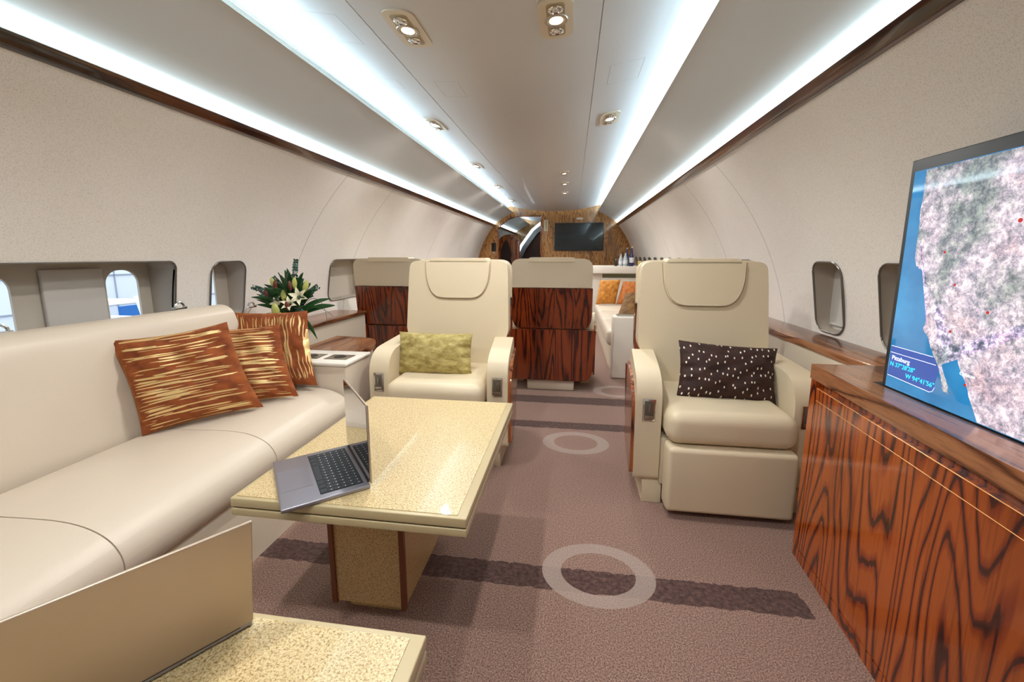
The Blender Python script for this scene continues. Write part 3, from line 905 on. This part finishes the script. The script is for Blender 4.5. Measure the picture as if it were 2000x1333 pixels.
tv = thing('map_television', 'tall flat screen showing a moving map on the right sideboard', 'television', (.99, .88, .792))
TY0, TY1, TZ = -.545, .553, .682     # local y extents
bm = box(-.006, .03, TY0, TY1, -.0, TZ, .004)
obj('frame', bm, M['bezel'], tv)
scr = obj('screen', box(-.0075, -.005, TY0 + .02, TY1 - .018, .004, TZ - .034), M['ocean'], tv, smooth=False)
obj('slot', box(-.012, .05, TY0 - .015, TY1 + .03, .0002, .0012), M['black'], tv, smooth=False)
# coast traced in metres: (distance along the screen, height above the cabinet top)
coast = [(0.493, 0.646), (0.494, 0.551), (0.491, 0.482), (0.49, 0.407), (0.481, 0.377), (0.458, 0.368), (0.433, 0.326), (0.434, 0.285), (0.413, 0.244), (0.426, 0.206), (0.409, 0.187), (0.387, 0.15), (0.361, 0.113), (0.344, 0.083), (0.334, 0.051), (0.317, 0.049), (0.327, 0.074), (0.348, 0.11), (0.364, 0.155), (0.377, 0.2), (0.391, 0.233), (0.405, 0.273), (0.401, 0.291), (0.374, 0.263), (0.358, 0.222), (0.336, 0.192), (0.319, 0.163), (0.300, 0.126), (0.272, 0.082), (0.256, 0.049), (0.232, 0.006)]
fine = []
rr = random.Random(3)
for (a, b), (c, d) in zip(coast[:-1], coast[1:]):
    for k in range(4):
        t = k / 4; j = .0022 if k else 0
        fine.append((a + (c - a) * t + rr.uniform(-j, j), b + (d - b) * t + rr.uniform(-j, j)))
fine.append(coast[-1]); fine += [(-.52, .006), (-.52, .646)]
fine[0] = (.493, .646)
bm = extrude_poly(fine, lambda u, v, t: Vector((t, u, v)), -.0082, -.0076)
bmesh.ops.triangulate(bm, faces=[f for f in bm.faces if len(f.verts) > 4])
obj('map_land', bm, M['land'], scr, smooth=False)
bm = bmesh.new()
for y, z, r in ((.215, .485, .005), (.394, .416, .0035), (.35, .332, .0035), (.252, .273, .004), (.341, .211, .0035), (.277, .086, .0035), (.13, .40, .004), (.0, .3, .004), (-.2, .45, .004)):
    pts = [(y + r * math.cos(2 * PI * k / 12), z + r * math.sin(2 * PI * k / 12)) for k in range(12)]
    extrude_poly(pts, lambda u, v, t: Vector((t, u, v)), -.0088, -.0082, bm)
obj('city_dots', bm, M['map_red'], scr, smooth=False)
pp = round_poly([(.530, .042), (.366, .036), (.356, .120), (.375, .132), (.530, .132)], [0, .012, .0, 0, 0])
obj('map_info_box', extrude_poly(pp, lambda u, v, t: Vector((t, u, v)), -.0079, -.0076), M['map_panel'], scr, smooth=False)
bm = bmesh.new()
tube(bm, [(-.0082, .530, .041), (-.0082, .375, .035), (-.0082, .366, .040), (-.0082, .361, .052)], .0008, 4)
tube(bm, [(-.0082, .530, .133), (-.0082, .380, .133)], .0008, 4); tube(bm, [(-.0082, .530, .113), (-.0082, .368, .113)], .0008, 4)
obj('map_lines', bm, M['map_white'], scr, smooth=False)
def tmat(y, z): return Matrix(((0, 0, -1, -.0086), (-1, 0, 0, y), (0, 1, 0, z), (0, 0, 0, 1)))
text_mesh('map_text', 'Pittsburg', .019, M['map_white'], scr, tmat(.522, .092))
text_mesh('map_text', "N 37°28'28\"", .019, M['map_cyan'], scr, tmat(.526, .072))
text_mesh('map_text', "W 94°41'56\"", .019, M['map_cyan'], scr, tmat(.462, .050))
text_mesh('map_text', 'Culiacan', .012, M['map_white'], scr, tmat(.296, .108))

# ------------------------------------------------------------------ ceiling downlights
def make_downlight(label):
    f = thing('ceiling_downlight', label, 'ceiling light', group='ceiling downlight units')
    bz = bmesh.new()
    extrude_poly(round_rect(.125, .27, .045, 5), lambda u, v, t: Vector((u, v, t)), -.008, .002, bz); bevelled(bz, .004, 2)
    obj('bezel', bz, M['lampbody'], f)
    bz = bmesh.new()
    extrude_poly(round_rect(.066, .215, .015, 4), lambda u, v, t: Vector((u, v, t)), -.011, -.006, bz)
    obj('inner_plate', bz, plain('lamp_inner_plate', '#a8936a', .35), f)
    obj('lamp_ring', lathe(bmesh.new(), [(.030, -.010), (.033, -.016), (.042, -.016), (.044, -.010)], 24), M['satin'], f)
    obj('lens', lathe(bmesh.new(), [(.024, -.010), (.024, -.0145), (.020, -.0165), (.0, -.017)], 24), M['lens'], f)
    for s in (-1, 1):
        e = obj('air_nozzle', lathe(bmesh.new(), [(.027, -.009), (.027, -.016), (.021, -.021), (.013, -.018), (.010, -.022), (.0, -.023)], 18), M['chrome'], f, loc=(0, s * .072, 0))
        bm = bmesh.new()
        for k in range(3):
            a_ = 2 * PI * k / 3 + .5
            lathe(bm, [(.006, -.018), (.007, -.023), (.003, -.027), (0, -.0272)], 10, (.016 * math.cos(a_), .016 * math.sin(a_), 0))
        obj('nozzle_cap', bm, M['chrome'], e)
    return f
dl = make_downlight('nearest left ceiling light unit with two chrome air nozzles')
names = ['nearest left ceiling light unit with two chrome air nozzles', 'ceiling light unit cut by the top edge of the photo, right of centre',
         'second ceiling light unit in the left bright band', 'ceiling light unit in the right bright band, alone there',
         'third ceiling light unit in the left bright band', 'nearest of three small ceiling lights in the central strip',
         'fourth ceiling light unit in the left bright band', 'middle of three small ceiling lights in the central strip',
         'farthest of three small ceiling lights in the central strip', 'farthest ceiling light unit in the left bright band']
pos = [(-.725, 1.885), (-.088, 1.894), (-1.088, 3.333), (.251, 3.356), (-1.115, 4.868), (-.117, 5.162), (-1.129, 6.353), (-.125, 5.91), (-.14, 6.753), (-1.16, 7.968)]
lamp_pos = []
for i, ((x, y), nm) in enumerate(zip(pos, names)):
    o = dl if i == 0 else copy_tree(dl)
    h = x - XC
    o.location = (x, y, cel_z(h) - .001); o['label'] = nm
    o.rotation_euler = (0, -math.atan(.25 * h), 0); o.scale = (1.12, 1.12, .6)
    if i in (5, 7, 8): o.scale = (.9, .7, .6)
    lamp_pos.append((x, y, cel_z(h) - .03))
    if i >= 4: 
        pass

# ------------------------------------------------------------------ flowers
fl = thing('flower_vase', 'bouquet of lilies and eucalyptus in a vase beside the striped cushions', 'flowers', (-1.765, 2.42, .70))
obj('vase', lathe(bmesh.new(), [(.035, 0), (.05, .01), (.055, .06), (.04, .12), (.045, .14), (.038, .14), (.0, .13)], 24), M['vase'], fl)
rf = random.Random(11)
FC = Vector((0, 0, .12))
def leaf_blade(bm, base, tip, w, curve=.03, n=7):
    base, tip = Vector(base), Vector(tip); d = tip - base
    side = d.cross(Vector((rf.uniform(-.3, .3), -1, rf.uniform(-.3, .3)))).normalized()
    nn = d.cross(side).normalized(); rows = []
    for i in range(n + 1):
        t = i / n; c = base + d * t + Vector((0, 0, 1)) * curve * math.sin(PI * t) 
        ww = w * math.sin(PI * min(1, t * .93 + .04)) ** .8
        rows.append([bm.verts.new(c - side * ww + nn * .003), bm.verts.new(c - nn * .002), bm.verts.new(c + side * ww + nn * .003)])
    for i in range(n):
        for k in (0, 1): bm.faces.new((rows[i][k], rows[i][k + 1], rows[i + 1][k + 1], rows[i + 1][k]))
bm = bmesh.new()
for k in range(95):
    a_ = rf.uniform(0, 2 * PI); el = rf.uniform(.25, 1.5); r = rf.uniform(.13, .26)
    b0 = FC + Vector((rf.uniform(-.03, .03), rf.uniform(-.03, .03), rf.uniform(-.01, .08)))
    leaf_blade(bm, b0, b0 + Vector((math.cos(a_) * math.cos(el) * r, math.sin(a_) * math.cos(el) * r * .8, math.sin(el) * r)), rf.uniform(.012, .022), .02)
# two drooping leaves on the right
leaf_blade(bm, FC + Vector((.05, -.03, .0)), (.19, -.06, -.02), .014, .03)
leaf_blade(bm, FC + Vector((.03, -.03, .02)), (.14, -.08, .03), .014, .02)
lf = obj('leaves', bm, M['leaf'], fl, sharp=80)
st = bmesh.new(); eu = bmesh.new()
for tip, n_ in (((-.26, -.02, .30), 15), ((-.12, 0, .36), 9), ((.03, .02, .47), 12), ((.17, .02, .30), 8), ((.06, -.06, .22), 7), ((.12, -.05, .12), 6), ((.13, .0, .26), 7)):
    tip = Vector(tip); pts = []
    for i in range(9):
        t = i / 8; p = FC + (tip - FC) * t + Vector((0, 0, .03 * math.sin(PI * t)))
        pts.append(p)
    tube(st, pts, .0022, 5)
    for i in range(n_):
        t = .35 + .65 * i / (n_ - 1)
        p = FC + (tip - FC) * t + Vector((0, 0, .03 * math.sin(PI * t)))
        for s in (-1, 1):
            ax = (tip - FC).normalized(); sd = ax.cross(Vector((0, 1, 0))).normalized() * s
            c_ = p + sd * .014 * (1.25 - .6 * t)
            rr_ = .0125 * (1.3 - .6 * t)
            tl = Matrix.Rotation(rf.uniform(-.9, .9), 3, 'X') @ Matrix.Rotation(rf.uniform(-.7, .7), 3, 'Z')
            vs = [eu.verts.new(c_ + tl @ Vector((rr_ * math.cos(2 * PI * k / 9), .002 * (k % 2), rr_ * math.sin(2 * PI * k / 9)))) for k in range(9)]
            eu.faces.new(vs)
obj('eucalyptus_leaves', eu, M['euc'], fl, smooth=False)
# grass loops
for pp_ in ([(-.05, 0, .14), (-.2, -.02, .20), (-.28, -.02, .17), (-.33, -.02, .10)], [(-.03, 0, .12), (-.16, -.02, .14), (-.24, -.03, .10), (-.30, -.03, .04)],
            [(.05, 0, .14), (.14, -.02, .24), (.21, -.02, .22), (.24, -.02, .14), (.24, -.02, .06)], [(.05, 0, .12), (.14, -.02, .18), (.22, -.02, .17), (.30, -.02, .11)]):
    q = []
    for i in range(len(pp_) - 1):
        for k in range(5):
            q.append(Vector(pp_[i]).lerp(Vector(pp_[i + 1]), k / 5))
    for _ in range(3): q = [q[0]] + [(q[i - 1] + q[i] + q[i + 1]) / 3 for i in range(1, len(q) - 1)] + [q[-1]]
    tube(st, q, .0014, 4)
obj('stems', st, M['stem'], fl)
def bud(p, d, L, r, mat, nm='lily_bud'):
    b = bmesh.new()
    q = Vector((0, 0, 1)).rotation_difference(Vector(d).normalized()).to_matrix().to_4x4()
    prof = [(.3 * r, 0), (.8 * r, .18 * L), (r, .45 * L), (.85 * r, .7 * L), (.45 * r, .93 * L), (.0, L)]
    rings = []
    for rr_, z in prof:
        rings.append([b.verts.new(q @ Vector(((rr_ * (1 + .13 * math.cos(3 * 2 * PI * k / 18))) * math.cos(2 * PI * k / 18), (rr_ * (1 + .13 * math.cos(3 * 2 * PI * k / 18))) * math.sin(2 * PI * k / 18), z))) for k in range(18)])
    for i in range(len(rings) - 1):
        for k in range(18): b.faces.new((rings[i][k], rings[i][(k + 1) % 18], rings[i + 1][(k + 1) % 18], rings[i + 1][k]))
    bmesh.ops.remove_doubles(b, verts=b.verts, dist=1e-5)
    return obj(nm, b, mat, fl, loc=p, sharp=80)
for p, d, L, r, m_ in (((-.01, -.14, .13), (.0, -.2, 1), .085, .022, 'bud'), ((-.085, -.03, .28), (-.3, -.1, 1), .085, .016, 'bud'), ((-.075, -.05, .275), (.1, -.1, 1), .075, .013, 'budred'),
                       ((-.14, -.03, .22), (-.35, -.1, 1), .07, .013, 'budred'), ((.035, -.02, .29), (.05, 0, 1), .075, .015, 'bud'), ((.03, -.05, .28), (-.1, 0, 1), .065, .011, 'budred'),
                       ((.105, -.03, .27), (.35, 0, 1), .085, .016, 'bud'), ((.055, -.12, .17), (.1, -.4, 1), .06, .014, 'budred'), ((.0, -.08, .22), (0, 0, 1), .07, .016, 'bud')):
    bud(p, d, L, r, M[m_])
def lily(p, d, s):
    b = bmesh.new(); q = Vector((0, 0, 1)).rotation_difference(Vector(d).normalized()).to_matrix()
    for k in range(6):
        a_ = 2 * PI * k / 6; ca, sa = math.cos(a_), math.sin(a_); rows = []
        for i in range(7):
            t = i / 6; rad = s * (.1 + 1.0 * t ** 1.6); z = s * (1.0 * t - .45 * t ** 3); w = s * .26 * math.sin(PI * min(1, .12 + t * .86))
            c_ = Vector((ca * rad, sa * rad, z)); sd = Vector((-sa, ca, 0))
            rows.append([b.verts.new(q @ (c_ - sd * w)), b.verts.new(q @ (c_ + Vector((ca, sa, -1)) * .06 * s)), b.verts.new(q @ (c_ + sd * w))])
        for i in range(6):
            for j in (0, 1): b.faces.new((rows[i][j], rows[i][j + 1], rows[i + 1][j + 1], rows[i + 1][j]))
    return obj('lily_flower', b, M['petal'], fl, loc=p, sharp=80)
lily((.085, -.05, .24), (.3, -1, .4), .055); lily((-.03, -.09, .20), (-.2, -1, .5), .045); lily((.06, -.11, .20), (.3, -1, .6), .045)

# ------------------------------------------------------------------ far right: couch, cushions, bar counter, bottles
fs = thing('far_sofa', 'cream couch along the right wall beyond the right club chair', 'sofa', (.8, 5.4, 0))
bm = box(-.40, .40, -1.35, -1.20, 0, .62, .02)
obj('end_panel', bm, M['white_panel'], fs)
ep = obj('arm_top', box(-.36, .35, -1.33, -1.22, .62, .628, .003), M['satin'], fs)
for a_, b_ in ((-1.20, -.42), (-.42, .36), (.36, 1.20)):
    obj('seat_cushion', box(-.44, .34, a_ + .002, b_ - .002, .29, .46, .05, 4), M['sofa'], fs, sharp=60)
obj('base', box(-.39, .40, -1.20, 1.25, 0, .29, .01), M['cream'], fs)
bm = box(.30, .46, -1.20, 1.25, .40, .82, .05, 4)
for v in bm.verts: v.co.x += .08 * (v.co.z - .4)
obj('backrest', bm, M['sofa'], fs, sharp=60)
pillow('gold_cushion', 'gold cushion at the far end of the right couch, left of the pair', [(.42, 6.42, .825), (.73, 6.46, .84), (.66, 6.40, .475), (.36, 6.30, .47)], M['gold_v'], .06, None, 21, .03)
pillow('amber_cushion', 'amber orange cushion at the far end of the right couch, right of the pair', [(.77, 6.50, .81), (1.0, 6.46, .82), (.98, 6.30, .48), (.66, 6.34, .475)], M['amber_v'], .06, None, 22, .03)
pillow('bronze_cushion', 'dark bronze cushion at the near end of the right couch', [(.62, 4.95, .77), (1.0, 5.05, .77), (1.0, 4.52, .49), (.47, 4.56, .49)], M['bronze_v'], .07, None, 23, .03)
bc = thing('bar_counter', 'white bar counter with olive niche below, bottles standing on it', 'counter', (.74, 7.1, 0))
obj('counter_top', box(-.55, .60, -.12, .55, .905, 1.025, .008), M['white_panel'], bc)
obj('front_panel', boxes([(-.53, -.24, -.02, .5, 0, .905), (.36, .48, -.02, .5, 0, .905), (-.24, .36, -.02, .5, 0, .83), (-.24, .36, .10, .5, .83, .905)], .002), M['white_panel'], bc)
obj('niche', box(-.24, .36, .06, .098, .832, .90), M['greenish'], bc)
def bottle(label, x, y, h, r, mat, lab, neck=.35):
    t = thing('bottle', label, 'bottle', (x, y, 1.025), group='bottles on the bar counter')
    obj('glass', lathe(bmesh.new(), [(r * .95, 0), (r, .01), (r, h * (1 - neck) * .85), (r * .45, h * (1 - neck * .6)), (r * .36, h * .93), (r * .36, h)], 18), mat, t)
    obj('cap', lathe(bmesh.new(), [(r * .4, h * .93), (r * .4, h * 1.0), (0, h * 1.003)], 14), M['chrome'] if mat != M['dark_glassb'] else M['black'], t)
    if lab: obj('label', lathe(bmesh.new(), [(r * 1.01, h * .18), (r * 1.015, h * .2), (r * 1.015, h * .42), (r * 1.01, h * .44)], 18), M['label_w'], t)
bottle('short dark bottle, leftmost on the bar counter', .71, 7.06, .14, .024, M['dark_glassb'], False)
bottle('clear bottle with pale label beside the short dark one', .785, 7.04, .20, .034, M['clear_glass'], True)
bottle('clear bottle with pale label just left of the blue ones', .855, 7.02, .215, .036, M['clear_glass'], True)
bottle('blue bottle standing behind the clear one on the bar', .895, 7.16, .30, .034, M['blue_glass'], False, .5)
bottle('tall blue bottle with label, rightmost on the bar', .955, 7.05, .315, .038, M['blue_glass'], True, .5)
tag(obj('note_card', box(-.03, .03, -.002, .002, 0, .085), M['yellow'], loc=(1.085, 7.05, 1.025)), 'small yellow card at the right end of the bar counter', 'card')
bm = bmesh.new(); tube(bm, [(-.12, 0, 0), (-.12, 0, .02)], .004); add_box(bm, -.2, .2, -.12, .12, 0, .02, .004)

# ------------------------------------------------------------------ outside the windows
hw = tag(obj('hangar_wall', boxes([(-7.1, -7.0, -16, 16, -3, 8)]), M['hangar'], smooth=False), 'pale hangar wall seen through the left cabin windows', 'building')
bm = bmesh.new()
for k in range(-30, 31): add_box(bm, -7.0, -6.985, k * .5, k * .5 + .012, -3, 8)
for k in range(-6, 16): add_box(bm, -7.0, -6.985, -16, 16, k * .45, k * .45 + .012)
o = obj('wall_seams', bm, M['hangar_line'], hw, smooth=False)
bs_ = thing('hangar_sign', 'blue sign with white lettering seen through the left window', 'sign', (-6.2, 5.22, -.6))
obj('board', box(0, .04, -.35, .45, 0, 1.1), M['blue_sign'], bs_, smooth=False)
bm = bmesh.new()
for k, (a_, b_) in enumerate(((-.2, .3), (-.3, .35), (-.25, .2))): 
    x_ = a_
    while x_ < b_:
        add_box(bm, .041, .05, x_, x_ + .03, (.90 - k * .1), (.95 - k * .1)); x_ += .045
obj('lettering', bm, M['white_paint'], bs_, smooth=False)
ld = thing('access_ladder', 'white stepped access ladder seen through the left window', 'ladder', (-5.2, 3.55, -1.2))
bm = bmesh.new()
for dy in (-.0, .5):
    tube(bm, [(0, -.5, 0), (0, .1, 1.95)], .02) if dy == 0 else tube(bm, [(.4, .85, 0), (.4, .42, 1.95)], .02)
obj('rails', bm, M['white_paint'], ld)
bm = bmesh.new()
for k in range(10):
    z = .08 + k * .2; t = z / 1.9
    add_box(bm, 0, .4, -.5 + .6 * t, .85 - .43 * t, z, z + .04)
obj('steps', bm, M['white_paint'], ld)
tag(obj('ground', box(-16, -2.3, -16, 16, -3.1, -3.0), plain('apron_concrete', '#9aa0a6', .8), smooth=False), None, None, kind='structure')

# ------------------------------------------------------------------ lights
def area(name, loc, rot, sx, sy, power, col=(1, 1, 1), spread=PI):
    l = bpy.data.lights.new(name, 'AREA'); l.shape = 'RECTANGLE'; l.size = sx; l.size_y = sy
    l.energy = power; l.color = col; l.spread = spread
    o = bpy.data.objects.new(name, l); COL.objects.link(o); o.location = loc; o.rotation_euler = rot
    return o
COOL = (.60, .84, 1.0)
def aim(o, d):
    o.rotation_euler = Vector(d).to_track_quat('-Z', 'Y').to_euler()
for s in (-1, 1):
    for ya, yb in ((Y0 + .02, 5.6), (5.6, YB + .0), (YB + .06, Y1 - .05)):
        L_ = yb - ya; ym = (ya + yb) / 2
        # ceiling cove behind the valance lip
        o = area('cove_light', (XC + s * 1.085, ym, 2.168), (0, 0, 0), L_, .03, 3.5 * L_, COOL)
        o.rotation_euler = (Matrix(((0, 0, 0), (1, 0, 0), (0, 0, 0))).to_euler())
        zax = Vector((s * 1.0, 0, -.32)).normalized()          # light shines along -zax: inwards and slightly up
        xax = Vector((0, 1, 0)); yax = zax.cross(xax).normalized()
        o.rotation_euler = Matrix((xax, yax, zax)).transposed().to_euler()
        # slot light behind the wooden rail
        o = area('rail_light', (XC + s * 1.352, ym, 1.876), (0, 0, 0), L_, .012, 6 * L_, COOL, math.radians(130))
        zax = Vector((s * .02, 0, -1)).normalized(); yax = zax.cross(xax).normalized()
        o.rotation_euler = Matrix((xax, yax, zax)).transposed().to_euler()
for x, y, z in lamp_pos + [(-.725, .2, 2.14), (-.088, .2, 2.14)]:  # last two unseen overhead, added as lights alone without fixtures
    l = bpy.data.lights.new('downlight_lamp', 'SPOT'); l.energy = 31; l.spot_size = math.radians(168); l.spot_blend = .8
    l.shadow_soft_size = .03; l.color = (1, .97, .93)
    o = bpy.data.objects.new('downlight_lamp', l); COL.objects.link(o); o.location = (x, y, z)
# daylight in the hangar outside
o = area('hangar_light', (-4.5, 3, 7), (0, 0, 0), 8, 16, 1500, (.95, .98, 1)); 
# pale blue sky background, reaching the cabin only through its windows
w = bpy.data.worlds.new('World'); S.world = w; w.use_nodes = True
w.node_tree.nodes['Background'].inputs['Color'].default_value = (.75, .85, 1, 1)
w.node_tree.nodes['Background'].inputs['Strength'].default_value = .8

# ------------------------------------------------------------------ camera and view
F, CX, CY, VX, VY, H = 812.0, 1000.0, 624.0, 1118.0, 499.0, 1.2
pitch = math.atan((CY - VY) / F); yaw = math.atan((VX - CX) / (F / math.cos(pitch)))
cam = bpy.data.cameras.new('Camera'); co = bpy.data.objects.new('Camera', cam); COL.objects.link(co)
co.location = (0, 0, H); co.rotation_euler = (PI / 2 - pitch, 0, yaw)
cam.sensor_fit = 'HORIZONTAL'; cam.sensor_width = 36; cam.lens = 36 * F / 2000
cam.shift_y = -(1333 / 2 - CY) / 2000; cam.clip_start = .02; cam.clip_end = 100
S.camera = co
S.view_settings.view_transform = 'Standard'; S.view_settings.look = 'None'
S.view_settings.exposure = 0.4; S.view_settings.gamma = 1.0; S.view_settings.use_curve_mapping = False
S.cycles.max_bounces = 10; S.cycles.diffuse_bounces = 6; S.cycles.glossy_bounces = 4
S.cycles.caustics_reflective = False; S.cycles.caustics_refractive = False
S.cycles.sample_clamp_indirect = 4
